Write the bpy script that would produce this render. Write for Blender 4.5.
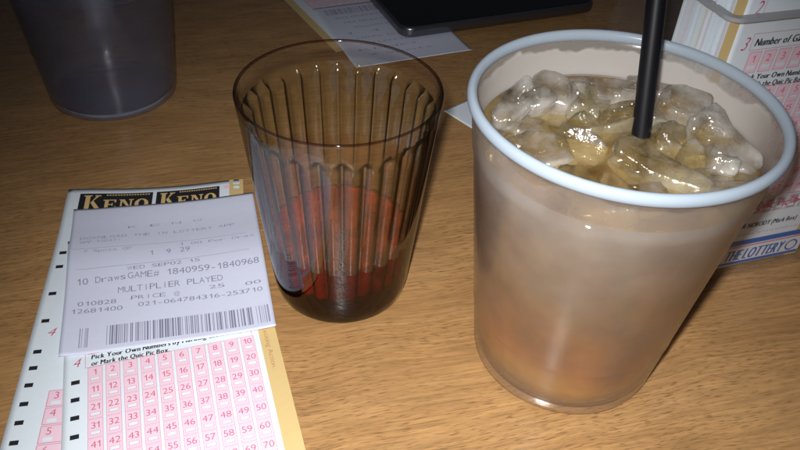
import bpy, bmesh, math, random
from mathutils import Vector, noise
R = math.radians
scene = bpy.context.scene
for o in list(bpy.data.objects): bpy.data.objects.remove(o)

# ---------------------------------------------------------------- camera
def V(*a): return Vector(a)
PIT, ROL, CH = 0.70269, 0.05643, 0.22779
fw = V(0, math.cos(PIT), -math.sin(PIT)); r0 = V(1, 0, 0); u0 = r0.cross(fw)
rt = r0*math.cos(ROL) + u0*math.sin(ROL); up = -r0*math.sin(ROL) + u0*math.cos(ROL)
from mathutils import Matrix
cd = bpy.data.cameras.new('camera'); cam = bpy.data.objects.new('camera', cd); scene.collection.objects.link(cam)
M = Matrix((rt, up, -fw)).transposed().to_4x4(); M.translation = V(0, 0, CH); cam.matrix_world = M
cd.sensor_width = 36; cd.lens = 743.446/800*36; cd.clip_start = .005; cd.clip_end = 50
scene.camera = cam

# ---------------------------------------------------------------- light
w = bpy.data.worlds.new('World'); scene.world = w; w.use_nodes = True
bg = w.node_tree.nodes['Background']; bg.inputs[0].default_value = (.62, .66, .82, 1); bg.inputs[1].default_value = .038
fl = bpy.data.lights.new('phone_flash', 'SPOT'); fl.energy = 6.0; fl.shadow_soft_size = .005; fl.spot_size = R(90); fl.spot_blend = 1.0
fl.color = (1, .97, .955)
flo = bpy.data.objects.new('phone_flash', fl); scene.collection.objects.link(flo)
flo.location = V(0, 0, CH) - rt*.007 + up*.012
flo.rotation_euler = (fw*1.0 + rt*.07 - up*.27).to_track_quat('-Z', 'Y').to_euler()
dl = bpy.data.lights.new('room_fill', 'AREA'); dl.energy = .06; dl.size = .35; dl.color = (1, .78, .55)  # weak warm overhead fill, added for the unseen room's light
dlo = bpy.data.objects.new('room_fill', dl); scene.collection.objects.link(dlo)
dlo.location = (.25, .75, 1.5); dlo.rotation_euler = (V(0, .3, 0)-dlo.location).to_track_quat('-Z', 'Y').to_euler()
scene.view_settings.view_transform = 'Standard'; scene.view_settings.look = 'None'; scene.view_settings.exposure = 0
scene.view_settings.gamma = 1
scene.cycles.max_bounces = 16; scene.cycles.transparent_max_bounces = 40; scene.cycles.transmission_bounces = 12
scene.cycles.sample_clamp_indirect = 3

# ---------------------------------------------------------------- materials
def mat(name):
    m = bpy.data.materials.new(name); m.use_nodes = True; nt = m.node_tree; nt.nodes.clear()
    out = nt.nodes.new('ShaderNodeOutputMaterial'); return m, nt, out
def N(nt, t, **k):
    n = nt.nodes.new('ShaderNode'+t)
    for a, b in k.items():
        if a.startswith('i_'):
            n.inputs[a[2:].replace('_', ' ')].default_value = b
        else: setattr(n, a, b)
    return n
def c4(c): return (c[0], c[1], c[2], 1)
def princ(name, col, rough=.5, metal=0, coat=0, noise_amt=0, nscale=300, bump=0, bscale=900, sss=0, ior=1.45):
    m, nt, out = mat(name); L = nt.links.new
    p = N(nt, 'BsdfPrincipled'); p.inputs['Base Color'].default_value = c4(col); p.inputs['Roughness'].default_value = rough
    p.inputs['Metallic'].default_value = metal; p.inputs['Coat Weight'].default_value = coat; p.inputs['IOR'].default_value = ior
    tc = N(nt, 'TexCoord')
    if noise_amt:
        n = N(nt, 'TexNoise', i_Scale=nscale, i_Detail=4.); L(tc.outputs['Object'], n.inputs['Vector'])
        mx = N(nt, 'Mix', data_type='RGBA', blend_type='MULTIPLY'); mx.inputs[0].default_value = noise_amt
        mx.inputs[6].default_value = c4(col); L(n.outputs['Fac'], mx.inputs[7]); L(mx.outputs[2], p.inputs['Base Color'])
    if bump:
        n = N(nt, 'TexNoise', i_Scale=bscale, i_Detail=3.); L(tc.outputs['Object'], n.inputs['Vector'])
        b = N(nt, 'Bump', i_Strength=bump, i_Distance=.0002); L(n.outputs['Fac'], b.inputs['Height']); L(b.outputs[0], p.inputs['Normal'])
    L(p.outputs[0], out.inputs[0]); return m

def wood_mat():
    m, nt, out = mat('oak_laminate'); L = nt.links.new
    tc = N(nt, 'TexCoord'); mp = N(nt, 'Mapping'); mp.inputs['Rotation'].default_value = (0, 0, R(-17)); L(tc.outputs['Object'], mp.inputs[0])
    def sc(v, x, y):
        k = N(nt, 'Mapping'); k.inputs['Scale'].default_value = (x, y, 1); L(v, k.inputs[0]); return k.outputs[0]
    # slow waviness of the grain
    nw = N(nt, 'TexNoise', i_Scale=9., i_Detail=2.); L(mp.outputs[0], nw.inputs['Vector'])
    vs = N(nt, 'VectorMath', operation='SCALE'); vs.inputs[3].default_value = .022; L(nw.outputs['Color'], vs.inputs[0])
    va = N(nt, 'VectorMath', operation='ADD'); L(mp.outputs[0], va.inputs[0]); L(vs.outputs[0], va.inputs[1]); P = va.outputs[0]
    def nz(x, y, det, s=1., rough=.5):
        n = N(nt, 'TexNoise', i_Scale=s, i_Detail=det, i_Roughness=rough); L(sc(P, x, y), n.inputs['Vector']); return n.outputs['Fac']
    def ramp(v, a, b, ca=0, cb=1):
        k = N(nt, 'MapRange', clamp=True); k.inputs[1].default_value = a; k.inputs[2].default_value = b; k.inputs[3].default_value = ca; k.inputs[4].default_value = cb
        L(v, k.inputs[0]); return k.outputs[0]
    def mul(a, b, op='MULTIPLY'):
        k = N(nt, 'Math', operation=op)
        for i, q in enumerate((a, b)):
            if isinstance(q, (int, float)): k.inputs[i].default_value = q
            else: L(q, k.inputs[i])
        return k.outputs[0]
    pores = ramp(nz(200, 1900, 1.5), .545, .66)          # short dark pore dashes
    pmask = ramp(nz(9, 45, 2), .36, .58, .3, 1)
    pores = mul(pores, pmask)
    fine = ramp(nz(45, 750, 3), .3, .7)
    bands = ramp(nz(7, 75, 4, rough=.6), .3, .7)
    broad = ramp(nz(3, 14, 2), .3, .7)
    mot = ramp(nz(28, 90, 3), .35, .65)
    def mixc(f, a, b):
        k = N(nt, 'Mix', data_type='RGBA'); L(f, k.inputs[0])
        for i, q in ((6, a), (7, b)):
            if isinstance(q, tuple): k.inputs[i].default_value = c4(q)
            else: L(q, k.inputs[i])
        return k.outputs[2]
    c = mixc(bands, (.34, .180, .068), (.47, .275, .112))
    c2 = mixc(broad, (.37, .20, .078), (.47, .285, .122))
    k = N(nt, 'Mix', data_type='RGBA'); k.inputs[0].default_value = .45; L(c, k.inputs[6]); L(c2, k.inputs[7]); c = k.outputs[2]
    k = N(nt, 'Mix', data_type='RGBA', blend_type='MULTIPLY'); k.inputs[0].default_value = 1; L(c, k.inputs[6])
    g = ramp(fine, 0, 1, .74, 1.12); g = mul(g, ramp(mot, 0, 1, .9, 1.06)); L(g, k.inputs[7]); c = k.outputs[2]
    c = mixc(mul(pores, .62), c, (.115, .055, .022))
    for (ax, ay, bx, by, wd, am) in ((-.0850, .352, -.068, .318, .0009, .16), (.085, .165, .130, .185, .00025, .15), (-.20, .25, -.172, .222, .0003, .12)):
        ln = math.hypot(bx-ax, by-ay); an = math.atan2(by-ay, bx-ax)
        q = N(nt, 'Mapping', vector_type='TEXTURE'); q.inputs['Location'].default_value = ((ax+bx)/2-.05, (ay+by)/2-.42, 0); q.inputs['Rotation'].default_value = (0, 0, an); L(tc.outputs['Object'], q.inputs[0])
        sp = N(nt, 'SeparateXYZ'); L(q.outputs[0], sp.inputs[0])
        fx = ramp(mul(sp.outputs[0], 0, 'ABSOLUTE'), ln*.35, ln*.5, 1, 0); fy = ramp(mul(sp.outputs[1], 0, 'ABSOLUTE'), wd*.3, wd, am, 0)
        c = mixc(mul(fx, mul(fy, ramp(fine, 0, .5, .3, 1))), c, (.62, .50, .38))
    p = N(nt, 'BsdfPrincipled'); L(c, p.inputs['Base Color'])
    # smudges change the gloss
    sm = N(nt, 'TexNoise', i_Scale=22., i_Detail=5.); L(tc.outputs['Object'], sm.inputs['Vector'])
    L(ramp(sm.outputs['Fac'], .35, .7, .20, .38), p.inputs['Roughness'])
    b = N(nt, 'Bump', i_Strength=.35, i_Distance=.00012); L(mul(mul(pores, -1.0), ramp(fine, 0, 1, 0, .3), 'ADD'), b.inputs['Height']); L(b.outputs[0], p.inputs['Normal'])
    L(p.outputs[0], out.inputs[0]); return m

def two_sided_fresnel(nt, ior):
    # the same reflection curve from both sides of a wall (no false total reflection inside thin walls)
    L = nt.links.new; ge = N(nt, 'NewGeometry'); mr = N(nt, 'MapRange'); mr.inputs[3].default_value = ior; mr.inputs[4].default_value = 1/ior
    L(ge.outputs['Backfacing'], mr.inputs[0]); fr = N(nt, 'Fresnel'); L(mr.outputs[0], fr.inputs[0]); return fr
def thin_glass(name, tint, edge_tint, refr=0., refr_ior=1.45, gloss_rough=.03, fres=1.5, haze=None, haze_amt=0, absorb=None, density=0, bump=0, mixrough=.0, epow=1.6, hvar=(.75, 1.2), ramp=None):
    """clear wall: transparent (so direct light passes) + fresnel gloss + optional true refraction + optional haze"""
    m, nt, out = mat(name); L = nt.links.new
    lw = N(nt, 'LayerWeight', i_Blend=.5 if ramp else .35)
    if ramp:
        pw = N(nt, 'MapRange', interpolation_type='SMOOTHSTEP'); pw.inputs[1].default_value = ramp[0]; pw.inputs[2].default_value = ramp[1]; L(lw.outputs['Facing'], pw.inputs[0])
    else:
        pw = N(nt, 'Math', operation='POWER'); pw.inputs[1].default_value = epow; L(lw.outputs['Facing'], pw.inputs[0])
    cm = N(nt, 'Mix', data_type='RGBA'); L(pw.outputs[0], cm.inputs[0]); cm.inputs[6].default_value = c4(tint); cm.inputs[7].default_value = c4(edge_tint)
    t = N(nt, 'BsdfTransparent'); L(cm.outputs[2], t.inputs[0]); sh = t.outputs[0]
    if refr:
        g = N(nt, 'BsdfRefraction', i_IOR=refr_ior, i_Roughness=mixrough); L(cm.outputs[2], g.inputs[0])
        mx = N(nt, 'MixShader'); mx.inputs[0].default_value = refr; L(sh, mx.inputs[1]); L(g.outputs[0], mx.inputs[2]); sh = mx.outputs[0]
    if haze:
        d = N(nt, 'BsdfDiffuse'); d.inputs[0].default_value = c4(haze); tr = N(nt, 'BsdfTranslucent'); tr.inputs[0].default_value = c4(haze)
        a = N(nt, 'MixShader'); a.inputs[0].default_value = .5; L(d.outputs[0], a.inputs[1]); L(tr.outputs[0], a.inputs[2])
        mx = N(nt, 'MixShader'); L(sh, mx.inputs[1]); L(a.outputs[0], mx.inputs[2])
        tc = N(nt, 'TexCoord'); n = N(nt, 'TexNoise', i_Scale=70., i_Detail=5.); L(tc.outputs['Object'], n.inputs['Vector'])
        mr = N(nt, 'MapRange'); mr.inputs[1].default_value = .3; mr.inputs[2].default_value = .7; mr.inputs[3].default_value = haze_amt*hvar[0]; mr.inputs[4].default_value = haze_amt*hvar[1]
        L(n.outputs['Fac'], mr.inputs[0]); L(mr.outputs[0], mx.inputs[0]); sh = mx.outputs[0]
    gl = N(nt, 'BsdfGlossy', i_Roughness=gloss_rough); fr = two_sided_fresnel(nt, fres)
    mx = N(nt, 'MixShader'); L(fr.outputs[0], mx.inputs[0]); L(sh, mx.inputs[1]); L(gl.outputs[0], mx.inputs[2]); L(mx.outputs[0], out.inputs[0])
    if bump:
        tc = N(nt, 'TexCoord'); nb = N(nt, 'TexNoise', i_Scale=150., i_Detail=5.); L(tc.outputs['Object'], nb.inputs['Vector'])
        bp = N(nt, 'Bump', i_Strength=bump, i_Distance=.0026); L(nb.outputs['Fac'], bp.inputs['Height'])
        L(bp.outputs[0], gl.inputs['Normal']); L(bp.outputs[0], fr.inputs['Normal'])
        if refr: L(bp.outputs[0], g.inputs['Normal'])
    if absorb:
        va = N(nt, 'VolumeAbsorption', i_Density=density); va.inputs[0].default_value = c4(absorb); L(va.outputs[0], out.inputs[1])
    return m

MT = dict(
    wood=wood_mat(),
    paper=princ('slip_paper', (.71, .80, .87), .75, noise_amt=.06, bump=.25, bscale=500),
    thermal=princ('thermal_paper', (.62, .66, .81), .42, noise_amt=.05, bump=.3, bscale=260),
    cream=princ('cream_paper', (.60, .45, .20), .7),
    pink=princ('pink_ink', (.80, .57, .67), .7),
    pinkln=princ('pink_outline_ink', (.62, .26, .38), .7),
    red=princ('red_ink', (.52, .11, .20), .65),
    black=princ('black_ink', (.018, .018, .022), .5),
    grey=princ('thermal_print', (.22, .22, .31), .5),
    lgrey=princ('faded_thermal_print', (.30, .30, .42), .5),
    tan=princ('tan_ink', (.62, .45, .20), .6),
    blue=princ('blue_ink', (.02, .12, .45), .5),
    brown=princ('brown_ink', (.42, .16, .10), .6),
    white=princ('white_ink', (.70, .74, .78), .6),
)

# ---------------------------------------------------------------- mesh helpers
def link(o, parent=None):
    scene.collection.objects.link(o)
    if parent: o.parent = parent
    return o
def mk(name, verts, faces, mats, idx=None, parent=None, smooth=False):
    me = bpy.data.meshes.new(name); me.from_pydata([tuple(v) for v in verts], [], faces)
    for m in mats: me.materials.append(m)
    if idx: me.polygons.foreach_set('material_index', idx)
    if smooth: me.polygons.foreach_set('use_smooth', [True]*len(me.polygons))
    me.update(); return link(bpy.data.objects.new(name, me), parent)
def tag(o, label, cat, group=None, kind=None):
    if kind: o['kind'] = kind
    if label: o['label'] = label
    if cat: o['category'] = cat
    if group: o['group'] = group
    return o
def empty(name, loc): 
    o = bpy.data.objects.new(name, None); o.empty_display_size = .01; o.location = loc; return link(o)
def lathe(name, prof, cx, cy, mats, seg=96, parent=None, rfun=None, closed=True, smooth=True, idxf=None):
    """prof = list of (r, z); closed ring profile -> solid shell; r==0 ends are poles"""
    vs, fs, ix = [], [], []; rows = []
    for j, (r, z) in enumerate(prof):
        if r < 1e-9: rows.append([len(vs)]); vs.append((cx, cy, z)); continue
        row = []
        for i in range(seg):
            a = 2*math.pi*i/seg; rr, zz = (rfun(j, r, z, a) if rfun else (r, z))
            row.append(len(vs)); vs.append((cx+rr*math.cos(a), cy+rr*math.sin(a), zz))
        rows.append(row)
    n = len(rows)
    for j in range(n if closed else n-1):
        A, B = rows[j], rows[(j+1) % n]
        if len(A) == 1 and len(B) == 1: continue
        for i in range(seg):
            k = (i+1) % seg
            if len(A) == 1: f = (A[0], B[i], B[k])
            elif len(B) == 1: f = (A[i], B[0], A[k])
            else: f = (A[i], B[i], B[k], A[k])
            fs.append(f[::-1]); ix.append(idxf(j) if idxf else 0)
    o = mk(name, vs, fs, mats, ix if idxf else None, parent, smooth)
    bm = bmesh.new(); bm.from_mesh(o.data); bmesh.ops.recalc_face_normals(bm, faces=bm.faces); bm.to_mesh(o.data); bm.free()
    return o
def recalc(o):
    bm = bmesh.new(); bm.from_mesh(o.data); bmesh.ops.recalc_face_normals(bm, faces=bm.faces); bm.to_mesh(o.data); bm.free(); return o

# text -> 2D triangles
_tc = {}
def _char(ch):
    """outline of one printed character as 2D triangles, plus its left and right edge"""
    if ch in _tc: return _tc[ch]
    if ch == '1':
        vs = [(.20, 0), (.28, 0), (.28, .68), (.20, .68), (.05, .50), (.05, .42), (.20, .53), (.20, .64)]; fs = [(0, 1, 2, 3), (4, 5, 6, 7)]; r = (.03, .30)
    else:
        cu = bpy.data.curves.new('t', 'FONT'); cu.body = ch; cu.size = 1; cu.fill_mode = 'FRONT'; cu.resolution_u = 3; cu.offset = -.008
        ob = bpy.data.objects.new('t', cu); scene.collection.objects.link(ob)
        dg = bpy.context.evaluated_depsgraph_get(); me = bpy.data.meshes.new_from_object(ob.evaluated_get(dg))
        vs = [(v.co.x, v.co.y) for v in me.vertices]; fs = [tuple(p.vertices) for p in me.polygons]
        bpy.data.objects.remove(ob); bpy.data.curves.remove(cu); bpy.data.meshes.remove(me); xs = [v[0] for v in vs]; r = (min(xs), max(xs))
    _tc[ch] = (vs, fs, r); return _tc[ch]
def glyphs(s, bold=0., shear=0., spacing=1.):
    V_, F_, L_ = [], [], []; x = 0.
    for ch in s:
        if ch == ' ': x += .26; continue
        vs, fs, (a, b) = _char(ch)
        for q in range(3 if bold > 0 else 1):     # bold type = overstruck thrice
            k = len(V_); V_ += [(x+vx-a+q*bold*1.1+vy*shear, vy) for vx, vy in vs]; F_ += [tuple(k+i for i in f) for f in fs]; L_ += [q]*len(vs)
        x += b-a+.075*spacing+max(0, bold)*1.6
    xs = [v[0] for v in V_]; ys = [v[1] for v in V_]
    return V_, F_, L_, min(xs), max(xs), min(ys), max(ys)

class Ink:
    """flat printing collected in sheet coordinates (u right, v up from the top-left corner)"""
    def __init__(s): s.items = []
    def poly(s, pts, m, layer=1): s.items.append((pts, [tuple(range(len(pts)))], m, layer))
    def rect(s, u0, v0, u1, v1, m, layer=1, nx=None):
        n = nx or max(1, int(abs(u1-u0)/.004)); ny = max(1, int(abs(v1-v0)/.004)); vs = []; fs = []
        for j in range(ny+1):
            for i in range(n+1): vs.append((u0+(u1-u0)*i/n, v0+(v1-v0)*j/ny))
        for j in range(ny):
            for i in range(n): a = j*(n+1)+i; fs.append((a, a+1, a+n+2, a+n+1))
        s.items.append((vs, fs, m, layer))
    def frame(s, u0, v0, u1, v1, t, m, layer=1):
        s.rect(u0, v0, u1, v0+t, m, layer); s.rect(u0, v1-t, u1, v1, m, layer); s.rect(u0, v0+t, u0+t, v1-t, m, layer); s.rect(u1-t, v0+t, u1, v1-t, m, layer)
    def line(s, a, b, t, m, layer=1):
        d = Vector(b)-Vector(a); n = Vector((-d.y, d.x)).normalized()*t/2; k = max(1, int(d.length/.004)); vs = []; fs = []
        for i in range(k+1):
            p = Vector(a)+d*i/k; vs += [tuple(p+n), tuple(p-n)]
        for i in range(k): fs.append((2*i, 2*i+1, 2*i+3, 2*i+2))
        s.items.append((vs, fs, m, layer))
    def text(s, t, a, b, h, m, bold=0., shear=0., spacing=1., layer=2, rot=None):
        """a..b = start and end of the baseline, h = cap height"""
        vs, fs, lv, x0, x1, y0, y1 = glyphs(t, bold, shear, spacing)
        a, b = Vector(a), Vector(b); d = b-a; n = Vector((-d.y, d.x)).normalized()
        out = [tuple(a + d*((x-x0)/(x1-x0)) + n*(y/.69*h)) for x, y in vs]
        if bold > 0: layer = [layer+.25*q for q in lv]
        s.items.append((out, fs, m, layer))
    def mono(s, t, a, b, h, m, bold=-.014, layer=2, fill=.86):
        """fixed-pitch thermal printer type"""
        a, b = Vector(a), Vector(b); d = (b-a)/max(1, len(t)); e = d.normalized()
        for i, ch in enumerate(t):
            if ch == ' ': continue
            w_ = d.length*fill*(.55 if ch == '1' else .14 if ch in "iIl!.:" else .7 if ch == '-' else 1); c = a+d*(i+.5)
            s.text(ch, c-e*w_/2, c+e*w_/2, h, m, bold=bold, layer=layer)
    def ctext(s, t, u, v, h, m, bold=-.01, layer=2):
        x0, x1 = glyphs(t)[3:5]; ww = (x1-x0)/.69*h/2*1.05
        s.text(t, (u-ww, v), (u+ww, v), h, m, bold=bold, layer=layer)
    def add(s, o, du=0, dv=0):
        for vs, fs, m, l in o.items: s.items.append(([(x+du, y+dv) for x, y in vs], fs, m, l))

def sheet(name, org, U, Vv, w, h, base, ink, lift=lambda u, v: 0, th=.0001, u0=0, nu=36, nv=60, corner=None):
    """thin solid sheet of paper; org = top-left corner, U right, V up, N = U x V"""
    org, U, Vv = Vector(org), Vector(U).normalized(), Vector(Vv).normalized(); Nn = U.cross(Vv).normalized()
    P = lambda u, v, o=0: org + U*u + Vv*v + Nn*(lift(u, v)+o)
    vs, fs, ix = [], [], []
    for s_ in (0, 1):
        for j in range(nv+1):
            for i in range(nu+1): vs.append(P(w*i/nu, -h*j/nv, -th*s_))
    K = (nu+1)*(nv+1)
    for j in range(nv):
        for i in range(nu):
            a = j*(nu+1)+i; fs.append((a+nu+1, a+nu+2, a+1, a)); fs.append((K+a, K+a+1, K+a+nu+2, K+a+nu+1))
    ring = [i for i in range(nu+1)] + [j*(nu+1)+nu for j in range(1, nv+1)] + [nv*(nu+1)+i for i in range(nu-1, -1, -1)] + [j*(nu+1) for j in range(nv-1, 0, -1)]
    for a, b in zip(ring, ring[1:]+ring[:1]): fs.append((a, b, K+b, K+a))
    ix = [0]*len(fs); mats = [base]
    for pv, pf, m, layer in ink.items:
        mm = MT[m]
        if mm not in mats: mats.append(mm)
        k = len(vs)
        if any(u < -1e-5 or u > w+1e-5 or v > 1e-5 or v < -h-1e-5 for u, v in pv): 
            pv = [(min(max(u, 0), w), min(max(v, -h), 0)) for u, v in pv]
        ls = layer if isinstance(layer, list) else [layer]*len(pv)
        vs += [P(u, v, .00004*l_) for (u, v), l_ in zip(pv, ls)]
        fs += [tuple(k+q for q in f) for f in pf]; ix += [mats.index(mm)]*len(pf)
    o = mk(name, vs, fs, mats, ix)
    sm = [i < (2*nu*nv) for i in range(len(fs))]; o.data.polygons.foreach_set('use_smooth', sm)
    return o

# ---------------------------------------------------------------- table
def build_table():
    bm = bmesh.new(); bmesh.ops.create_cube(bm, size=1)
    for v in bm.verts: v.co = Vector((v.co.x*1.7, v.co.y*1.3, v.co.z*.03))
    bmesh.ops.bevel(bm, geom=[e for e in bm.edges], offset=.003, segments=3, affect='EDGES')
    me = bpy.data.meshes.new('table'); bm.to_mesh(me); bm.free(); me.materials.append(MT['wood'])
    o = link(bpy.data.objects.new('table', me)); o.location = (.05, .42, -.015)
    o['kind'] = 'structure'
build_table()

# ---------------------------------------------------------------- lottery play slips
def serif(ink, ch, u, v, w, h, m, layer=2):
    """K E N O in a slab-serif face, u,v = lower left"""
    s = w*.30; t = h*.09; thin = w*.13
    X = lambda a, b: (u+a*w, v+b*h)
    def bar(a, b, c, d): ink.rect(u+a*w, v+b*h, u+c*w, v+d*h, m, layer, nx=1)
    if ch == 'K':
        bar(.10, 0, .36, 1); bar(0, 0, .46, .07); bar(0, .93, .46, 1)
        ink.poly([X(.36, .40), X(.46, .52), X(.86, .94), X(.70, .94)], m, layer); ink.poly([X(.40, .50), X(.56, .62), X(.98, .05), X(.70, .05)], m, layer)
        bar(.62, 0, 1.04, .07); bar(.62, .93, .96, 1)
    if ch == 'E':
        bar(.12, 0, .38, 1); bar(0, 0, .92, .09); bar(0, .91, .90, 1); bar(.38, .45, .66, .54); bar(.82, 0, .95, .30); bar(.80, .70, .92, 1); bar(.62, .36, .70, .63)
    if ch == 'N':
        bar(.10, 0, .22, 1); bar(0, 0, .34, .08); bar(0, .92, .22, 1); bar(.80, 0, .92, 1); bar(.68, .92, 1.04, 1)
        ink.poly([X(.10, 1), X(.38, 1), X(.92, 0), X(.74, 0)], m, layer)
    if ch == 'O':
        n = 22; o_, i_ = [], []
        for k in range(n+1):
            a = 2*math.pi*k/n; o_.append(X(.5+.5*math.cos(a), .5+.52*math.sin(a))); i_.append(X(.5+.22*math.cos(a), .5+.42*math.sin(a)))
        for k in range(n): ink.poly([o_[k], o_[k+1], i_[k+1], i_[k]], m, layer)
def keno_box(ink, u0, v0, u1, v1):
    ink.rect(u0, v0, u1, v1, 'black'); W = u1-u0; H = v1-v0
    h = H*.62; b = v0+H*.14
    serif(ink, 'K', u0+W*.06, b, W*.24, h*1.22, 'tan')
    for i, c in enumerate('ENO'): serif(ink, c, u0+W*(.33+.215*i), b, W*.19, h*.82, 'tan')
    for i in range(16): ink.rect(u0+W*(.36+.038*i), v1-H*.13, u0+W*(.36+.038*i+.026), v1-H*.07, 'tan', 2, nx=1)
def play_slip(w, row1, marks=True, strip=True, header=True, qp=True, sections=True, cells=range(80), grid_u=.0112, rows=8, seed=0):
    """row1 = v of the centre of the first row of number cells"""
    k = Ink(); cw, chh = .0063, .0081
    if strip: k.rect(w-.0068, -.1899, w, 0, 'cream')
    for i in range(rows):
        for j in range(10):
            cu, cv = grid_u+j*cw, row1-i*chh
            if i*10+j not in cells: continue
            k.rect(cu-.00262, cv-.0040, cu+.00262, cv+.0039, 'pinkln', 1, nx=1)
            k.rect(cu-.00246, cv-.00384, cu+.00246, cv+.00374, 'pink', 2, nx=1)
            s = str(i*10+j+1); ww = .0011*len(s)+.0002
            k.ctext(s, cu, cv-.0001, .0027, 'red', layer=3)
            k.rect(cu-.0017, cv-.0028, cu+.0017, cv-.0012, 'pinkln', 3, nx=1); k.rect(cu-.00155, cv-.00265, cu+.00155, cv-.00135, 'paperp', 4, nx=1)
    if header:
        keno_box(k, .0060, -.0175, .0393, -.0038); keno_box(k, .0410, -.0175, .0710, -.0038)
        n = 12; k.poly([(.0745+.0016*math.cos(6.2832*i/n), -.0052+.0016*math.sin(6.2832*i/n)) for i in range(n)], 'pink', 2)
    if marks is True:
        for i in range(0, 14): k.rect(.0028, row1-.0019-i*.00805-.0011, .0058, row1-.0019-i*.00805+.0008, 'black', 2, nx=1)
    elif marks:
        for v in marks: k.rect(.0026, v-.0009, .0056, v+.0010, 'black', 2, nx=1)
    if not sections: return k
    # heading box of section 4
    k.text('4', (.0035, row1+.0052), (.0063, row1+.0052), .0042, 'red', bold=.004, shear=.3)
    hv0, hv1 = row1+.0040, row1+.0112
    k.line((.0077, hv0), (.0077, hv1), .0002, 'pinkln'); k.line((.0077, hv0), (w-.0095, hv0-.0002), .0002, 'pinkln'); k.line((w-.0095, hv0), (w-.0095, hv1-.0015), .0002, 'pinkln')
    k.text('Pick Your Own Numbers by Marking the Boxes,', (.0098, row1+.0077), (.0660, row1+.0063), .0022, 'black', bold=.05, shear=.1)
    k.text('or Mark the Quic Pic Box.', (.0098, row1+.0045), (.0385, row1+.0038), .0022, 'black', bold=.05, shear=.1)
    # section 3
    a = row1+.0220
    k.text('3', (.0040, a-.0022), (.0068, a-.0022), .0050, 'red', bold=.004, shear=.3)
    k.frame(.0077, a-.0026, w-.0095, a+.0038, .00022, 'pinkln', 1)
    k.text('Number of Games', (.0092, a-.0010), (.0340, a-.0010), .0028, 'black', bold=.05, shear=.2)
    for j in range(10):
        cu, cv = grid_u+j*cw, a-.0074
        k.rect(cu-.00265, cv-.0042, cu+.00265, cv+.0042, 'pinkln', 1, nx=1); k.rect(cu-.00243, cv-.00398, cu+.00243, cv+.00398, 'pink', 2, nx=1)
        s = ['1', '2', '3', '4', '5', '6', '7', '10', '15', '20'][j]; ww = .0009*len(s)
        k.ctext(s, cu, cv, .0028, 'red', layer=3); k.rect(cu-.0017, cv-.0028, cu+.0017, cv-.0012, 'paperp', 3, nx=1)
    # section 2
    a2 = a+.0130
    k.text('2', (.0040, a2-.0022), (.0068, a2-.0022), .0050, 'red', bold=.004, shear=.3)
    k.frame(.0077, a2-.0020, w-.0095, a2+.0044, .00022, 'pinkln', 1)
    return k
MT['paperp'] = MT['paper']

def axes(a): return V(math.cos(a), math.sin(a), 0), V(-math.sin(a), math.cos(a), 0)
# back slip (headings visible above the receipt)
U, Vv = axes(R(11.6)); W2 = .0825
k = play_slip(W2, -.0995, marks=[-.0436, -.0525, -.0688, -.0841, -.1001, -.1081, -.1161, -.1245, -.1325, -.1407], grid_u=.0148, header=True, sections=False, cells=())
k.text('4', (.0062, -.0925), (.0094, -.0925), .0042, 'red', bold=.004, shear=.3)
for i in range(8):
    cv = -.1232-.0077*i
    k.rect(.0118, cv-.0037, .0800-.0062, cv+.0037, 'pinkln', 1); k.rect(.0121, cv-.0034, .0797-.0062, cv+.0034, 'pink', 2); k.ctext(str(3+i), .0149, cv-.0002, .0030, 'red', layer=3)
    k.rect(.0134, cv-.0028, .0166, cv-.0012, 'paperp', 3, nx=1)
s2 = sheet('keno_play_slip', (-.1602, .2783, .0003), U, Vv, W2, .186, MT['paper'], k,
           lift=lambda u, v: .0002+.0022*math.exp(-((u-.0)**2+(v*1.0)**2)/.0005)+.0018*math.exp(-((u-.082)**2+v**2)/.0004))
tag(s2, 'white keno slip with two black KENO headings, lowest under the receipt', 'play slip')
# front slip
U, Vv = axes(.3415); W1 = .0795; row1 = -.0800
o1 = V(-.1103, .1714, 0) - U*.0112 - Vv*row1
k = play_slip(W1, row1, header=False)
k.text('Exciting Action.', (W1-.0050, row1+.0068), (W1-.0046, row1-.0150), .0019, 'brown', bold=-.004)
s1 = sheet('keno_play_slip', (o1.x, o1.y, .0010), U, Vv, W1, .150, MT['paper'], k, lift=lambda u, v: .0003+.0009*math.sin(math.pi*u/W1)**2*max(0, min(1, (-v-.07)/.05))+.0015*max(0, (u-.062)/.0175)**2*max(0, min(1, (-v-.085)/.04)))
tag(s1, 'pink number-grid keno slip with yellow right edge, directly under the receipt', 'play slip')

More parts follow.
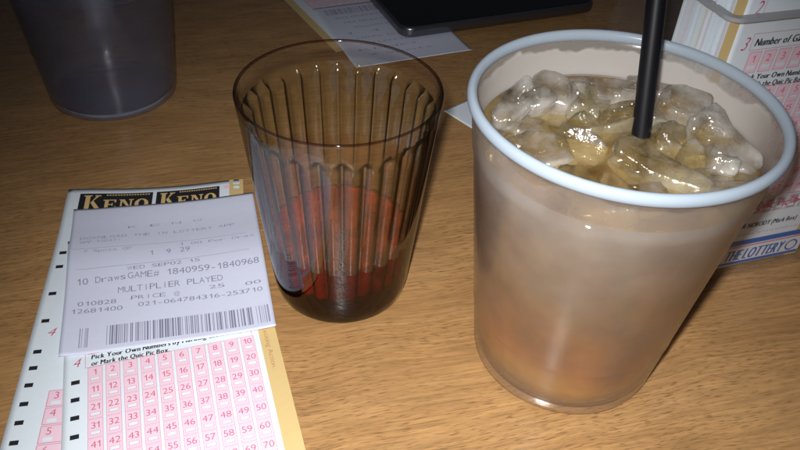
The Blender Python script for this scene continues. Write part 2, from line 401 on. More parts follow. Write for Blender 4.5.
# receipt on top
def receipt_ink():
    k = Ink(); t = lambda s, a, b, h, m='grey', bold=-.012, **q: k.mono(s, a, b, h, m, bold=bold, **q)
    t('K E N O', (.0239, -.0188), (.0573, -.0177), .0016, 'lgrey', bold=-.004)
    t('DOWNLOAD THE IN LOTTERY APP', (.0040, -.0250), (.0713, -.0250), .0019, 'lgrey', bold=-.004)
    t('APP TODAY!', (.0040, -.0279), (.0215, -.0277), .0018, 'lgrey', bold=-.004)
    k.line((.0015, -.0314), (.0756, -.0319), .00016, 'grey'); k.line((.0039, -.0441), (.0760, -.0435), .00016, 'grey')
    t('7 Spots QP', (.0060, -.0342), (.0262, -.0343), .0017, 'lgrey', bold=-.004); t('1.00 Per Draw', (.0459, -.0347), (.0793, -.0354), .0018, 'lgrey', bold=-.004)
    t('1', (.0335, -.0393), (.0355, -.0393), .0030); t('9', (.0406, -.0393), (.0427, -.0393), .0030); t('29', (.0463, -.0391), (.0508, -.0391), .0030)
    t('WED SEP02 15', (.0242, -.0471), (.0547, -.0464), .0020)
    t('10 Draws', (.0040, -.0530), (.0240, -.0520), .0035); t('GAME# 1840959-1840968', (.0244, -.0520), (.0795, -.0528), .0035)
    t('MULTIPLIER PLAYED', (.0206, -.0594), (.0635, -.0592), .0033)
    t('PRICE @', (.0257, -.0640), (.0456, -.0643), .0022); t('25', (.0571, -.0631), (.0640, -.0630), .0020); t('00', (.0720, -.0641), (.0790, -.0641), .0019)
    t('010828', (.0050, -.0645), (.0203, -.0649), .0024); t('021-064784316-253710', (.0286, -.0682), (.0791, -.0686), .0024)
    t('12681400', (.0025, -.0684), (.0228, -.0690), .0024)
    rnd = random.Random(5); u = .0068
    while u < .0795:
        ww = rnd.choice((.00022, .00022, .0004, .0007)); 
        if .0102 < u < .0160 or .0730 < u < .0745: u += .0012; continue
        k.rect(u, -.0868, u+ww, -.0767, 'grey' if .016 < u < .072 else 'lgrey', 1, nx=1); u += ww+rnd.choice((.0002, .0003, .0005, .0009))
    q = Ink(); q.add(k, 0, .0021); return q
U = axes(R(14.0))[0]; Vv = axes(R(16.6))[1]; WR = .0818
k = receipt_ink()
def rec_lift(u, v):
    return .0006 + .0016*(max(0, (u-.055))/.027)**2*(.4+.6*math.exp(-((v+.05)/.05)**2)) + .0011*math.exp(-(v/.012)**2) + .00045*math.sin(u*95+.6)*math.exp(-((v+.02)/.03)**2) + .0007*(u < .012)*((.012-u)/.012)**2
rc = sheet('lottery_receipt', (-.1513, .2620, .0016), U, Vv, WR, .0880, MT['thermal'], k, lift=lambda u, v: rec_lift(u, v)+.0020*math.exp(-((v+.036+.1*(u-.04))/.019)**2)+.0012*max(0, (-v-.070)/.018)**2*max(0, (u-.03)/.05), nu=50, nv=50)
tag(rc, 'pale lilac thermal keno receipt with barcode, lying on the two play slips at left', 'receipt')

# background slip and receipt under the phone
U, Vv = axes(R(31)); bl = V(-.054, .448, 0)-Vv*.012; tl = bl + Vv*.19
k = Ink(); k.rect(0, -.19, .0055, 0, 'cream')
for j in range(10):
    for i in range(19):
        cu, cv = .0148+.0063*j, -.010-.0081*i
        k.rect(cu-.00265, cv-.0038, cu+.00265, cv+.0038, 'pinkln', 1, nx=1); k.rect(cu-.00243, cv-.00358, cu+.00243, cv+.00358, 'pink', 2, nx=1)
        k.rect(cu-.0017, cv-.0028, cu+.0017, cv-.0012, 'paperp', 3, nx=1)
s3 = sheet('keno_play_slip', (tl.x, tl.y, .0005), U, Vv, .082, .190, MT['paper'], k, lift=lambda u, v: .0002)
tag(s3, 'dim pink keno play slip at the back, partly under the black phone', 'play slip')
U, Vv = axes(R(24))
k = Ink(); rnd = random.Random(9)
u = .006
while u < .074: k.rect(u, -.014, u+.0005, -.005, 'grey', 1, nx=1); u += rnd.choice((.0009, .0013, .002))
for i, s in enumerate(['021-064784316', 'MULTIPLIER PLAYED', '10 Draws GAME# 1840949', '1   4   17', '1.00 Per Draw', 'IN LOTTERY', 'KENO', '7 Spots']):
    k.text(s, (.01+.004*(i % 3), -.021-.0082*i), (.05+.008*(i % 2), -.021-.0082*i), .0026, 'lgrey', bold=-.004)
rc2 = sheet('lottery_receipt', (-.0700, .4985, .0012), U, Vv, .0805, .0920, MT['thermal'], k, lift=lambda u, v: .0003+.0012*max(0, (-v-.07)/.022)**2)
tag(rc2, 'dim thermal receipt on the slip behind the ribbed tumbler, under the phone corner', 'receipt')
# slip corner behind the frosted cup
U, Vv = axes(R(43)); 
k = Ink(); k.rect(.010, -.028, .030, -.006, 'tan', 1); k.rect(.0125, -.052, .0180, -.014, 'black', 1); k.rect(.018, -.040, .045, -.010, 'black', 1)
k = Ink(); keno_box(k, .012, -.034, .055, -.018); k.rect(.012, -.014, .055, -.0095, 'tan', 1)
for i in range(5): k.rect(.012, -.040-.004*i, .055, -.0415-.004*i, 'black', 1)
s4 = sheet('keno_play_slip', (.0215, .3728, .0004), U, Vv, .066, .072, MT['paper'], k, lift=lambda u, v: .0002)
s4['label'] = 'white slip corner with black and tan printing peeking out left of the tall frosted cup'; s4['category'] = 'play slip'

# ---------------------------------------------------------------- phone
def rounded_slab(name, w, h, z0, z1, rad, bev, mats, parent=None, seg=10):
    bm = bmesh.new(); pts = []
    for (cx, cy, a0) in ((w-rad, h-rad, 0), (rad, h-rad, 90), (rad, rad, 180), (w-rad, rad, 270)):
        for i in range(seg+1):
            a = R(a0+90*i/seg); pts.append((cx+rad*math.cos(a), cy+rad*math.sin(a)))
    rows = []; K = 6
    prof = [(bev*(1-math.cos(R(90*i/K))), bev*(1-math.sin(R(90*i/K)))) for i in range(K, -1, -1)]
    levels = [(ins, z0+dz) for ins, dz in [(bev*(1-math.sin(R(90*i/K))), bev*(1-math.cos(R(90*i/K)))) for i in range(0, K+1)]] + \
             [(bev*(1-math.cos(R(90*i/K))), z1-bev*(1-math.sin(R(90*i/K)))) for i in range(0, K+1)]
    n = len(pts)
    for ins, z in levels:
        row = []
        for i, (x, y) in enumerate(pts):
            cx = min(max(x, rad), w-rad); cy = min(max(y, rad), h-rad); d = Vector((x-cx, y-cy)); d = d*(1-ins/rad) if d.length > 0 else d
            row.append(bm.verts.new((cx+d.x, cy+d.y, z)))
        rows.append(row)
    for a, b in zip(rows, rows[1:]):
        for i in range(n): bm.faces.new((a[i], a[(i+1) % n], b[(i+1) % n], b[i]))
    bm.faces.new(rows[0][::-1]); bm.faces.new(rows[-1])
    me = bpy.data.meshes.new(name); bm.to_mesh(me); bm.free()
    for m in mats: me.materials.append(m)
    o = link(bpy.data.objects.new(name, me), parent)
    me.polygons.foreach_set('use_smooth', [len(p.vertices) < 5 for p in me.polygons]); return o
ph = empty('mobile_phone', (-.0055, .4545, .0030)); ph.rotation_euler = (0, 0, R(24))
rounded_slab('phone_body', .152, .076, 0, .0078, .0095, .0026, [princ('phone_frame_metal', (.16, .16, .18), .28, metal=.9)], ph)
rounded_slab('phone_screen', .1485, .0725, .00775, .0081, .0085, .0002, [princ('phone_screen_glass', (.004, .004, .005), .06)], ph).location = (.00175, .00175, 0)
rounded_slab('home_button', .011, .011, .0081, .0083, .0054, .0001, [princ('phone_button', (.01, .01, .011), .2)], ph).location = (.139, .0325, 0)
tag(ph, 'black smartphone with dark metal rim lying face up on the far slip', 'phone')

# ---------------------------------------------------------------- ribbed tumbler with red drink
TX, TY = -.0241, .2305; TR0, TR1, TH = .0277, .0370, .0949
tr = lambda z: TR0 + (TR1-TR0)*z/TH
tglass = thin_glass('tumbler_plastic', (1, .975, .86), (.035, .014, .006), refr=.20, refr_ior=1.4, fres=1.6, ramp=(.31, .60), haze=(1, .70, .24), haze_amt=.025, gloss_rough=.06)  # gold tint, haze and dark edges paint in how the flutes bend light
tglass2 = thin_glass('tumbler_smooth_wall', (.998, .99, .985), (.10, .05, .035), refr=.0, fres=1.45, ramp=(.62, 1.0))
twet = thin_glass('tumbler_wetted_wall', (.95, .80, .76), (.25, .07, .05), refr=.08, refr_ior=1.2, fres=1.08, ramp=(.40, .80))
tlip = thin_glass('tumbler_lip', (.50, .38, .34), (.10, .06, .05), refr=.0, fres=1.7, epow=1)
tbase = thin_glass('tumbler_base', (.42, .11, .09), (.12, .03, .02), refr=.2, refr_ior=1.3, fres=1.5, epow=1.2)  # dark maroon tint paints in the drink's refraction through the base
NF = 26
prof = []
for r, z in [(0, .0012), (.018, .0012), (.0235, .0004), (.0262, .0006), (.0274, .0022)]: prof.append((r, z))
for i in range(1, 20): z = .0022+(TH-.0007-.0022)*i/19; prof.append((tr(z), z))
prof += [(TR1-.0002, TH-.0002), (TR1-.0006, TH), (TR1-.0010, TH-.0003)]
nout = len(prof)
for i in range(0, 44): 
    z = TH-.0008-(TH-.0008-.0125)*i/43; prof.append((tr(z)-.0012, z))
prof += [(tr(.010)-.0034, .0102), (.0225, .0086), (.016, .0080), (0, .0078)]
def flute(j, r, z, a):
    if j < nout: return r, z
    ph_ = (a*NF/2) % math.pi; s = abs(math.sin(ph_))           # 0 on a ridge, 1 in the flute's middle
    top = .0835 + .0022*(1-s)**.6 + .0007*math.sin(a*7)
    f = min(1, max(0, (top-z)/.0022)); f = f*f*(3-2*f)
    b = min(1, max(0, (z-.0078)/.005))
    ridge = (1-s**.65)
    return r - f*(b*(.0004+.0025*ridge)+.0003), z
tm = empty('tumbler', (TX, TY, 0))
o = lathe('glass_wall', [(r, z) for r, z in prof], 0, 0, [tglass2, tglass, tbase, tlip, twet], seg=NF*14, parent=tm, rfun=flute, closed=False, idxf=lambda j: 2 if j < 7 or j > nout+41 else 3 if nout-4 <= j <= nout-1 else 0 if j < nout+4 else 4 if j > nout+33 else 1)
tag(tm, 'clear ribbed plastic tumbler part filled with red drink, in the middle', 'tumbler')
red = thin_glass('red_drink', (1, .86, .80), (.70, .12, .08), refr=.10, refr_ior=1.2, absorb=(.985, .09, .05), density=48, fres=1.06, haze=(.80, .06, .035), haze_amt=.09, hvar=(0, 2), ramp=(.3, .8))
red_top = thin_glass('red_drink_surface', (1, .66, .50), (1, .45, .3), refr=.1, refr_ior=1.2, absorb=(.985, .07, .05), density=28, fres=1.6, haze=(1, .15, .04), haze_amt=.26, hvar=(0, 2.4), bump=.5)
zl = .0305
p2 = [(0, .0081), (.016, .0083), (.0225, .0090), (.0240, .0112)]
for i in range(1, 10): z = .0112+(zl-.0112)*i/9; p2.append((tr(z)-.0042, z))
p2 += [(tr(zl)-.0046, zl-.0003), (tr(zl)-.0070, zl-.0006), (0, zl-.0006)]
def fl2(j, r, z, a):
    if not (4 <= j <= 12): return r, z
    s = abs(math.sin((a*NF/2) % math.pi)); return r + .0020*(s**.65) , z
o = lathe('red_drink', p2, TX, TY, [red, red_top], seg=NF*10, rfun=fl2, closed=False, idxf=lambda j: 1 if j >= 13 else 0)
tag(o, 'dark red drink filling the bottom third of the ribbed tumbler', 'drink')
bub = princ('froth', (.85, .5, .4), .2)

# ---------------------------------------------------------------- plastic cups
def haze_wall(name, col, alpha_lo, alpha_hi, gloss_r=.22, trans=.5, tcol=(1, 1, 1), rmix=.35, refr_r=.35, wet=False):
    """frosted polypropylene: diffuse + translucent + a see-through remainder, with condensation mottling"""
    m, nt, out = mat(name); L = nt.links.new; tc = N(nt, 'TexCoord')
    d = N(nt, 'BsdfDiffuse'); d.inputs[0].default_value = c4(col); tr_ = N(nt, 'BsdfTranslucent'); tr_.inputs[0].default_value = c4(col)
    a = N(nt, 'MixShader'); a.inputs[0].default_value = trans; L(d.outputs[0], a.inputs[1]); L(tr_.outputs[0], a.inputs[2])
    t = N(nt, 'BsdfTransparent'); t.inputs[0].default_value = c4(tcol)
    rf = N(nt, 'BsdfRefraction', i_IOR=1.12, i_Roughness=refr_r); rf.inputs[0].default_value = c4(tcol)
    b = N(nt, 'MixShader'); b.inputs[0].default_value = rmix; L(t.outputs[0], b.inputs[1]); L(rf.outputs[0], b.inputs[2])
    n = N(nt, 'TexNoise', i_Scale=28., i_Detail=5., i_Roughness=.55); L(tc.outputs['Object'], n.inputs['Vector'])
    mr = N(nt, 'MapRange'); mr.inputs[1].default_value = .3; mr.inputs[2].default_value = .7; mr.inputs[3].default_value = alpha_lo; mr.inputs[4].default_value = alpha_hi; L(n.outputs['Fac'], mr.inputs[0])
    al = mr.outputs[0]
    if wet:   # whiter zone above the drink, strongest at the back, ragged edge under the rim
        sp = N(nt, 'SeparateXYZ'); L(tc.outputs['Object'], sp.inputs[0])
        nn = N(nt, 'TexNoise', i_Scale=55., i_Detail=3.); L(tc.outputs['Object'], nn.inputs[0])
        zz = N(nt, 'Math', operation='MULTIPLY_ADD'); zz.inputs[1].default_value = .016; L(nn.outputs['Fac'], zz.inputs[0]); L(sp.outputs[2], zz.inputs[2])
        r1 = N(nt, 'MapRange'); r1.inputs[1].default_value = .092; r1.inputs[2].default_value = .102; L(zz.outputs[0], r1.inputs[0])
        r2 = N(nt, 'MapRange'); r2.inputs[1].default_value = .1145; r2.inputs[2].default_value = .1152; r2.inputs[3].default_value = 1; r2.inputs[4].default_value = .25; L(zz.outputs[0], r2.inputs[0])
        m1 = N(nt, 'Math', operation='MULTIPLY'); rb_ = N(nt, 'MapRange', interpolation_type='SMOOTHSTEP'); rb_.inputs[1].default_value = -.012; rb_.inputs[2].default_value = .022; rb_.inputs[3].default_value = .12; L(sp.outputs[1], rb_.inputs[0])
        m0 = N(nt, 'Math', operation='MULTIPLY'); L(r1.outputs[0], m0.inputs[0]); L(rb_.outputs[0], m0.inputs[1]); L(m0.outputs[0], m1.inputs[0]); L(r2.outputs[0], m1.inputs[1])
        m2 = N(nt, 'Math', operation='MULTIPLY_ADD', use_clamp=True); m2.inputs[1].default_value = .80; L(m1.outputs[0], m2.inputs[0]); L(al, m2.inputs[2]); al = m2.outputs[0]
    mx = N(nt, 'MixShader'); L(al, mx.inputs[0]); L(b.outputs[0], mx.inputs[1]); L(a.outputs[0], mx.inputs[2])
    g = N(nt, 'BsdfGlossy', i_Roughness=gloss_r); fr = two_sided_fresnel(nt, 1.42)
    n2 = N(nt, 'TexNoise', i_Scale=420., i_Detail=2.); L(tc.outputs['Object'], n2.inputs['Vector'])
    bp = N(nt, 'Bump', i_Strength=.12, i_Distance=.0003); L(n2.outputs['Fac'], bp.inputs['Height']); L(bp.outputs[0], g.inputs['Normal'])
    mg = N(nt, 'MixShader'); L(fr.outputs[0], mg.inputs[0]); L(mx.outputs[0], mg.inputs[1]); L(g.outputs[0], mg.inputs[2]); L(mg.outputs[0], out.inputs[0])
    return m
CX, CY = .0673, .2006; CR0, CR1, CHT = .0349, .0472, .1133
cr = lambda z: CR0 + (CR1-CR0)*z/CHT
def cup(name, loc, wall, rimm, r1=None, rings=(.0262, .0925, .0175), ra=.00016):
    cr = lambda z: CR0 + ((r1 or CR1)-CR0)*z/CHT
    e = empty(name, loc); th = .0007
    out_ = [(0, .0030), (.026, .0030), (.0315, .0026), (.0326, .0004), (.0338, 0), (CR0-.0002, .0010), (CR0+.0004, .0035)]
    zs = [.0035+(CHT-.0015-.0035)*i/22 for i in range(1, 23)]
    def rr(z):
        r = cr(z)
        r += ra*math.exp(-((z-rings[0])/.0009)**2) + .0005/(1+math.exp(-(z-rings[1])/.0006)) 
        return r
    out_ += [(rr(z), z) for z in sorted(zs+[rings[0]+.0009*q for q in (-3, -2, -1, 0, 1, 2)]+[rings[1]-.001, rings[1], rings[1]+.001, rings[2]+.0003])]
    inn = [(r-th, z) for r, z in out_[7:]][::-1]
    prof = out_ + inn + [(CR0-.0012, .0042), (.0315, .0037), (0, .0037)]
    lathe('cup_wall', prof, 0, 0, [wall], seg=128, parent=e, closed=False)
    # rolled lip
    ring = []; c_r, c_z, a_, b_ = (r1 or CR1)+.0002, CHT-.0020, .0016, .0021
    for i in range(14):
        t = 2*math.pi*i/14; ring.append((c_r+a_*math.cos(t), c_z+b_*math.sin(t)))
    lathe('cup_rim', ring, 0, 0, [rimm], seg=128, parent=e, closed=True)
    return e
wall = haze_wall('frosted_cup_wall', (.70, .68, .65), .05, .11, trans=.5, wet=True, rmix=.10, refr_r=.2, tcol=(.97, .95, .92))
def rim_mat(name, col, t):
    m, nt, out = mat(name); L = nt.links.new
    p = N(nt, 'BsdfPrincipled'); p.inputs['Base Color'].default_value = c4(col); p.inputs['Roughness'].default_value = .28
    tr_ = N(nt, 'BsdfTranslucent'); tr_.inputs[0].default_value = c4(col)
    a = N(nt, 'MixShader'); a.inputs[0].default_value = t; L(p.outputs[0], a.inputs[1]); L(tr_.outputs[0], a.inputs[2]); L(a.outputs[0], out.inputs[0]); return m
c1 = cup('frosted_cup', (CX, CY, 0), wall, rim_mat('frosted_rim', (.44, .53, .62), .35))
tag(c1, 'tall frosted plastic cup with pale blue rim, iced amber drink and black straw', 'plastic cup')
amber_top = thin_glass('amber_drink_surface', (.98, .94, .82), (.95, .82, .55), refr=.2, refr_ior=1.15, absorb=(.98, .76, .25), density=10, fres=1.33, haze=(1, .76, .30), haze_amt=.20, hvar=(.3, 2.0))
amber = thin_glass('amber_drink', (.98, .94, .84), (.95, .80, .50), refr=.1, refr_ior=1.12, absorb=(.95, .70, .28), density=14, fres=1.33, haze=(.9, .62, .30), haze_amt=.80)
def layered(m):
    # the drink is layered: pale and icy at the top, orange in the lower middle, dull tan at the bottom
    nt = m.node_tree; L = nt.links.new; tc = N(nt, 'TexCoord'); n = N(nt, 'TexNoise', i_Scale=30., i_Detail=2.); L(tc.outputs['Object'], n.inputs[0])
    sp = N(nt, 'SeparateXYZ'); L(tc.outputs['Object'], sp.inputs[0]); a = N(nt, 'Math', operation='MULTIPLY_ADD'); a.inputs[1].default_value = .022; L(n.outputs['Fac'], a.inputs[0]); L(sp.outputs[2], a.inputs[2])
    mr = N(nt, 'MapRange'); mr.inputs[1].default_value = .011; mr.inputs[2].default_value = .109; L(a.outputs[0], mr.inputs[0])
    r = N(nt, 'ValToRGB'); L(mr.outputs[0], r.inputs[0]); e = r.color_ramp.elements
    e[0].position = 0; e[0].color = (1, .74, .26, 1); e[1].position = 1; e[1].color = (.36, .35, .33, 1)
    for p_, c_ in ((.14, (.92, .55, .10, 1)), (.26, (.66, .27, .04, 1)), (.42, (.47, .22, .05, 1)), (.60, (.38, .25, .10, 1))): q = e.new(p_); q.color = c_
    n3 = N(nt, 'TexNoise', i_Scale=42., i_Detail=3.); L(tc.outputs['Object'], n3.inputs[0]); k3 = N(nt, 'MapRange'); L(n3.outputs['Fac'], k3.inputs[0])
    k3.inputs[1].default_value = .35; k3.inputs[2].default_value = .65; k3.inputs[3].default_value = .78; k3.inputs[4].default_value = 1.2
    m3 = N(nt, 'Mix', data_type='RGBA', blend_type='MULTIPLY'); m3.inputs[0].default_value = 1; L(r.outputs[0], m3.inputs[6]); L(k3.outputs[0], m3.inputs[7]); r = m3
    for nd in nt.nodes:
        if nd.bl_idname in ('ShaderNodeBsdfDiffuse', 'ShaderNodeBsdfTranslucent'): L(r.outputs[2], nd.inputs[0])
layered(amber)
ZL = .0975
pd = [(0, .0041), (.0310, .0041), (CR0-.0020, .0052)]
for i in range(1, 12): z = .0052+(ZL-.0052)*i/11; pd.append((cr(z)-.0013, z))
pd += [(cr(ZL)-.0030, ZL-.0004), (0, ZL-.0004)]
o = lathe('amber_drink', pd, CX, CY, [amber, amber_top], seg=96, closed=False, idxf=lambda j: 1 if j >= 13 else 0)
tag(o, 'amber cola-coloured drink inside the tall frosted cup', 'drink')
o['label'] = 'cloudy amber drink filling the tall frosted cup around the ice'

# ice
icem = thin_glass('ice', (1, 1, .985), (.85, .86, .83), refr=.22, refr_ior=1.31, fres=2.3, haze=(.97, .97, .94), haze_amt=.11, hvar=(-2.0, 5.0), gloss_rough=.13, bump=1.0, epow=3)
icec = thin_glass('clear_ice', (1, 1, .96), (.80, .77, .62), refr=.45, refr_ior=1.31, fres=2.0, haze=(1, .95, .70), haze_amt=.08, hvar=(-2.0, 5.0), gloss_rough=.12, bump=1.0, epow=2)
def ice(name, c, size, rot, seed, bend=0., label='', hollow=.5):
    bm = bmesh.new(); bmesh.ops.create_cube(bm, size=2); bmesh.ops.subdivide_edges(bm, edges=bm.edges[:], cuts=13, use_grid_fill=True)
    from mathutils import Euler
    E = Euler([R(x) for x in rot]).to_matrix(); off = Vector((seed*7.1, seed*3.3, seed*1.7))
    for v in bm.verts:
        p = v.co.copy(); n = (7., 3.2, 4.5)[seed % 3]
        l = (abs(p.x)**n+abs(p.y)**n+abs(p.z)**n)**(1/n); p = p/l
        if p.z > 0: p.z -= hollow*max(0, 1-(p.x**2*.8+p.y**2*1.4))
        # melted facets: planes cut at random angles
        for q in range(5):
            d = noise.random_unit_vector() if False else Vector((math.sin(seed*3.1+q*1.7), math.cos(seed*1.3+q*2.9), math.sin(seed*2.2+q*4.1))).normalized()
            h = p.dot(d)-(.98+.06*q % .2)
            if h > 0: p -= d*h*(.85 if seed % 3 == 0 else .45)
        nn = noise.noise(p*1.5+off)*.17 + noise.noise(p*4.2+off)*.05 + noise.noise(p*9+off)*.018
        p = p*(1+nn); p = Vector((p.x*size[0]/2, p.y*size[1]/2, p.z*size[2]/2)); p.z += bend*p.x*p.x/(size[0]/2)
        v.co = E @ p
    me = bpy.data.meshes.new(name); bm.to_mesh(me); bm.free(); me.materials.append(icec if seed in (8, 12, 7, 18, 22) else icem)
    me.polygons.foreach_set('use_smooth', [True]*len(me.polygons))
    o = link(bpy.data.objects.new(name, me)); o.location = c
    tag(o, label, 'ice cube', 'ice cubes in the frosted cup'); return o
ICE = [ # dx, dy, z, size, rot, bend, label
    (-.0315, .0130, .1010, (.023, .010, .010), (10, -12, 52), .1, 'long glassy ice piece standing highest against the left side of the cup'),
    (-.0170, .0240, .0975, (.018, .017, .013), (5, 10, -10), 0, 'round hollow ice cube right behind the tall left ice piece'),
    (.0030, .0260, .0985, (.030, .010, .011), (-8, 5, 4), .05, 'flat ice bar along the back wall, left of the straw'),
    (.0260, .0200, .0990, (.017, .016, .014), (15, 5, -35), 0, 'bright cracked ice cube right behind the black straw'),
    (.0340, .0010, .0965, (.027, .013, .012), (10, 14, -62), .1, 'clear ice slab leaning on the right side of the cup'),
    (.0290, -.0190, .0945, (.020, .017, .012), (-10, 8, 30), 0, 'low clear ice cube at the right front of the cup'),
    (-.0020, .0110, .0970, (.028, .011, .011), (12, -10, 14), .08, 'ice piece lying across the middle of the cup, left of the straw'),
    (.0100, -.0150, .0965, (.030, .011, .011), (12, 8, -30), .15, 'elongated yellowish ice wedge in front of the straw foot'),
    (-.0240, -.0050, .0930, (.018, .018, .014), (12, 0, 25), 0, 'ice cube sunk in the drink at the left front of the cup'),
    (-.0370, -.0010, .0950, (.009, .016, .010), (0, 18, 0), 0, 'small bubbly ice piece pressed to the left wall under the tall ice'),
    (-.0080, -.0300, .0925, (.020, .012, .011), (0, -5, 5), 0, 'submerged ice cube at the front wall of the cup'),
    (.0190, .0040, .0950, (.014, .012, .011), (20, 30, 15), 0, 'small yellowish ice chunk just right of the straw'),
    (-.0110, .0010, .0945, (.018, .010, .010), (30, 10, -30), 0, 'small ice shard in the amber patch left of the wedge'),
    (.0170, .0330, .0975, (.016, .008, .009), (5, 5, -20), 0, 'thin ice shard at the back wall, half hidden by the straw'),
    (.0360, .0140, .0965, (.014, .009, .010), (5, 25, -50), 0, 'narrow ice chip at the right wall above the clear slab'),
    (.0240, -.0060, .0935, (.018, .013, .011), (10, -15, 60), 0, 'half-sunk ice piece between the wedge and the right slab'),
    (-.0270, .0080, .0940, (.014, .010, .010), (10, 15, 10), 0, 'small ice chip tucked under the tall left ice piece'),
    (-.0060, .0190, .0985, (.015, .010, .010), (25, 10, 65), 0, 'small clear chip between the back ice bar and the middle piece'),
    (.0150, .0130, .0980, (.012, .009, .009), (10, 35, 25), 0, 'small bright chip touching the back of the straw'),
    (-.0240, .0170, .1000, (.012, .008, .009), (20, -15, 20), 0, 'tiny glassy chip perched beside the tall left ice piece'),
    (.0310, -.0080, .0975, (.012, .009, .008), (15, 20, 80), 0, 'small chip riding on the clear slab at the right'),
    (-.0150, -.0180, .0945, (.014, .010, .009), (5, 20, 35), 0, 'small frosty chip in the amber patch near the front wall'),
    (.0040, -.0260, .0940, (.014, .009, .009), (10, -20, -10), 0, 'small wet chip at the front wall below the wedge'),
    (.0000, -.0120, .0780, (.024, .022, .020), (25, 10, 50), 0, 'deep ice cube under the front of the ice layer'),
    (.0180, .0060, .0770, (.024, .022, .020), (35, 20, 20), 0, 'deep ice cube under the straw'),
    (-.0160, .0120, .0770, (.024, .022, .020), (15, 30, 70), 0, 'deep ice cube under the left half of the ice layer'),
]
for i, (dx, dy, z, s, rot, bend, lb) in enumerate(ICE): ice('ice_cube', (CX+dx, CY+dy, z), s, rot, i+1, bend, lb, hollow=(.55, .2, .35)[i % 3])

# straw
def straw():
    a = V(.0820, .1745, .006); b = V(.0768, .2085, .1000); d = (b-a).normalized(); L_ = .215; r = .0031
    x = d.orthogonal().normalized(); y = d.cross(x); vs, fs = [], []; n = 28
    for (s, rr) in [(0, r), (L_, r), (L_, r-.0003), (0, r-.0003)]:
        for i in range(n): t = 2*math.pi*i/n; vs.append(a+d*s+(x*math.cos(t)+y*math.sin(t))*rr)
    for k in range(4):
        for i in range(n): j = (i+1) % n; A = k*n; B = ((k+1) % 4)*n; fs.append((A+i, A+j, B+j, B+i))
    o = recalc(mk('drinking_straw', vs, fs, [princ('black_straw_plastic', (.004, .004, .006), .45, ior=1.3)], smooth=False))
    for p in o.data.polygons: p.use_smooth = True
    o.data.set_sharp_from_angle(angle=R(40)); tag(o, 'black drinking straw standing in the iced amber drink', 'straw')
straw()

# left cup with water
wall2 = haze_wall('cloudy_cup_wall', (.50, .52, .60), .06, .13, gloss_r=.16, trans=.5, tcol=(.91, .92, .97), refr_r=.08, rmix=.12)
c2 = cup('clear_plastic_cup', (-.1706, .3762, 0), wall2, rim_mat('cloudy_rim', (.5, .54, .66), .4), r1=.0447, rings=(.0330, .0925, .0120), ra=.0003)
tag(c2, 'cloudy grey plastic cup of water standing at the upper left', 'plastic cup')
lr = lambda z: CR0 + (.0447-CR0)*z/CHT
lathe('cup_foot', [(0, .0006), (.0318, .0006), (.0322, .0022), (0, .0022)], 0, 0, [thin_glass('cloudy_foot', (.8, .8, .85), (.7, .7, .8), haze=(.62, .68, .80), haze_amt=.7)], seg=96, parent=c2, closed=False)
water = thin_glass('water', (.95, .95, .97), (.80, .83, .90), refr=.12, refr_ior=1.2, absorb=(.7, .72, .82), density=5, fres=1.33)
wtop = thin_glass('water_surface', (.95, .95, .97), (.80, .83, .90), absorb=(.7, .72, .82), density=5, fres=1.33, haze=(.5, .54, .62), haze_amt=.28, hvar=(.3, 1.8))
pw_ = [(0, .0041), (.0310, .0041), (CR0-.0020, .0052)]
for i in range(1, 8): z = .0052+(.067-.0052)*i/7; pw_.append((lr(z)-.0013, z))
pw_ += [(lr(.067)-.0030, .0666), (0, .0666)]
o = lathe('drinking_water', pw_, -.1706, .3762, [water, wtop], seg=96, closed=False, idxf=lambda j: 1 if j >= 9 else 0)
tag(o, 'clear water filling the cloudy cup at the upper left', 'water')

# ---------------------------------------------------------------- acrylic slip holder
HO = V(.105, .2345, 0); HA = R(19.3); HU = V(math.cos(HA), math.sin(HA), 0); HN = V(math.sin(HA), -math.cos(HA), 0); HB = -HN
acr = thin_glass('clear_acrylic', (.99, .99, .99), (.60, .62, .64), refr=0, fres=1.3, haze=(.8, .8, .85), haze_amt=.012, epow=4)
edge = princ('acrylic_edge', (.30, .31, .33), .15)
he = empty('slip_holder', HO); he.rotation_euler = (0, 0, HA)
def panel(name, outline, z0, z1, m, parent=he, top=None):
    n = len(outline); vs = [(x, y, z0) for x, y in outline]+[(x, y, z1) for x, y in outline]
    fs = [tuple(range(n))[::-1], tuple(range(n, 2*n))]+[(i, (i+1) % n, n+(i+1) % n, n+i) for i in range(n)]
    return recalc(mk(name, vs, fs, [m], parent=parent))
# local axes: x along the front, y to the back
Rr = .005; t_ = .0022; WH = .0950; DH = .060
def wrap(off):
    pts = [(WH, -.004+off)]
    for i in range(0, 9): a = R(270-90*i/8); pts.append((-.0025+Rr+(Rr-off)*math.cos(a), -.004+Rr+(Rr-off)*math.sin(a)))
    pts.append((-.0025+off, DH)); return pts
outl = wrap(0)+wrap(t_)[::-1]
panel('front_panel', outl, .0022, .1262, acr)
panel('rim', wrap(-.0004)+wrap(t_+.0004)[::-1], .1263, .1277, edge)
panel('base_plate', [(-.0025, -.004), (WH, -.004), (WH, DH+.003), (-.0025, DH+.003)], 0, .0021, acr)
panel('back_panel', [(-.0025, DH+.0003), (WH, DH+.0003), (WH, DH+.0025), (-.0025, DH+.0025)], .0023, .215, acr)
tag(he, 'clear acrylic slip holder full of keno slips, behind the tall frosted cup at right', 'slip holder')
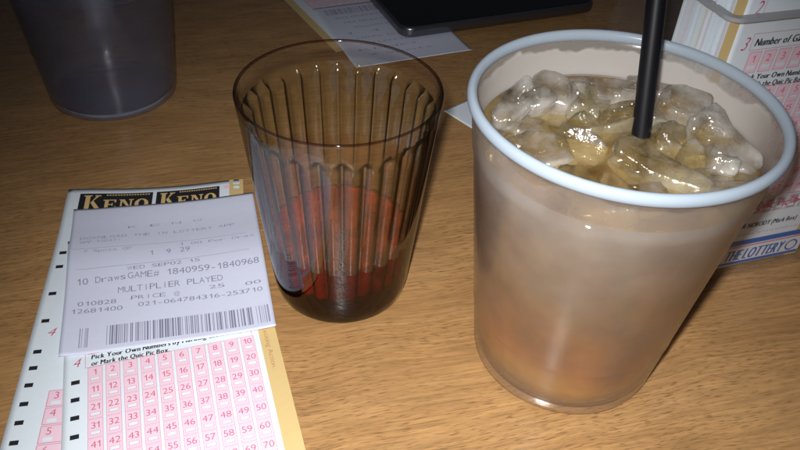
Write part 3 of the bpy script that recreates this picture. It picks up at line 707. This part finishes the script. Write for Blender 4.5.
# slips in it
UP = V(0, 0, 1)
wS = .0795; hS = .190; r1 = -(hS+.0025-.0937)
k = play_slip(wS, r1, header=True)
b0 = -hS+.0005
k.rect(.0068, b0+.0300, .0728, b0+.0390, 'pinkln', 1); k.rect(.0071, b0+.0303, .0725, b0+.0387, 'paperp', 2)
k.items = [it for it in k.items if not (min(v for _, v in it[0]) < b0+.0325 and it[2] in ('pink', 'pinkln', 'red', 'paperp') and it[3] > 4)]
k.text('Quic Pic', (.0425, b0+.0285+.0035), (.0600, b0+.0320), .0044, 'red', bold=.03, layer=3)
k.poly([(.0625, b0+.0318), (.0660, b0+.0338), (.0625, b0+.0358)], 'red', 3)
k.rect(.0700, b0+.0225, .0725, b0+.0370, 'pink', 3)
k.text('FOR NOBODY (Mark Box)', (.0370, b0+.0222), (.0690, b0+.0222), .0026, 'black', bold=.045, shear=.15, layer=3)
k.text('Price per draw. See back for full details of play', (.0380, b0+.0178), (.0720, b0+.0178), .0014, 'pinkln', layer=3)
k.rect(.0004, b0+.0120, wS-.0004, b0+.0150, 'blue', 2); k.rect(.0004, b0+.0106, wS-.0004, b0+.0115, 'pinkln', 2)
k.rect(.0004, b0+.0006, wS-.0004, b0+.0022, 'blue', 2)
k.rect(.0300, b0+.0022, wS-.0004, b0+.0106, 'white', 2)
k.text('THE LOTTERY', (.0385, b0+.0030), (.0700, b0+.0030), .0062, 'blue', bold=.06, shear=.3, layer=4)
for i in range(9):
    a0, a1 = R(200-40*i), R(200-40*(i+1)); c_ = (.0738, b0+.0060)
    k.line((c_[0]+.0030*math.cos(a0), c_[1]+.0030*math.sin(a0)), (c_[0]+.0030*math.cos(a1), c_[1]+.0030*math.sin(a1)), .0008, 'blue', 4)
fs_ = sheet('keno_play_slip', HO+HU*.0045+UP*(hS+.0025), HU, UP, wS, hS, MT['paper'], k, lift=lambda u, v: 0)
tag(fs_, 'front keno slip in the clear holder, THE LOTTERY printed in blue', 'play slip')
k = Ink(); k.rect(0, -.19, .0068, 0, 'cream'); k.rect(.0068, -.19, .0765, -.186, 'blue')
ss = sheet('keno_play_slip', HO+HU*.0005-HN*.0006+UP*(hS+.0028), HU, UP, .0795, hS, MT['paper'], k, lift=lambda u, v: 0)
tag(ss, 'keno slip right behind the front one in the holder, its cream edge showing at left', 'play slip')
# the pack behind: many loose sheets in one block
def pack():
    rnd = random.Random(3); vs, fs, ix = [], [], []; y = .0018; i = 0
    mats = [MT['paper'], princ('slip_edge_grey', (.62, .64, .70), .8), MT['cream'], MT['white']]  # sheet tones, picked at random: whites, grey, cream
    while y < .0265:
        t = rnd.uniform(.00025, .0009); x0 = -.0001+rnd.uniform(0, .0022)+.0008*math.sin(y*500); tw = rnd.uniform(-.0006, .0006); zt = rnd.uniform(.180, .192)
        lean = rnd.uniform(-.0002, .0002); b = len(vs)
        for (x, yy, z) in ((x0, y, .0026), (x0+.0795, y, .0026), (x0+.0795, y+t, .0026), (x0, y+t, .0026), (x0+tw, y+lean, zt), (x0+.0795, y+lean, zt), (x0+.0795, y+t+lean, zt), (x0+tw, y+t+lean, zt)): vs.append((x, yy, z))
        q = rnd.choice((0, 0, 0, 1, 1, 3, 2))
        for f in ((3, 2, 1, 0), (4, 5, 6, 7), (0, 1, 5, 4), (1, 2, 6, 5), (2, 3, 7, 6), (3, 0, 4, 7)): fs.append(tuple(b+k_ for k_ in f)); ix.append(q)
        y += t+rnd.choice((.0003, .0003, .0005, .0009))
    o = mk('slip_pack', vs, fs, mats, ix); o.location = HO; o.rotation_euler = (0, 0, HA)
    tag(o, 'thick pack of loose keno slips standing on edge inside the clear holder', 'slip pack')
pack()
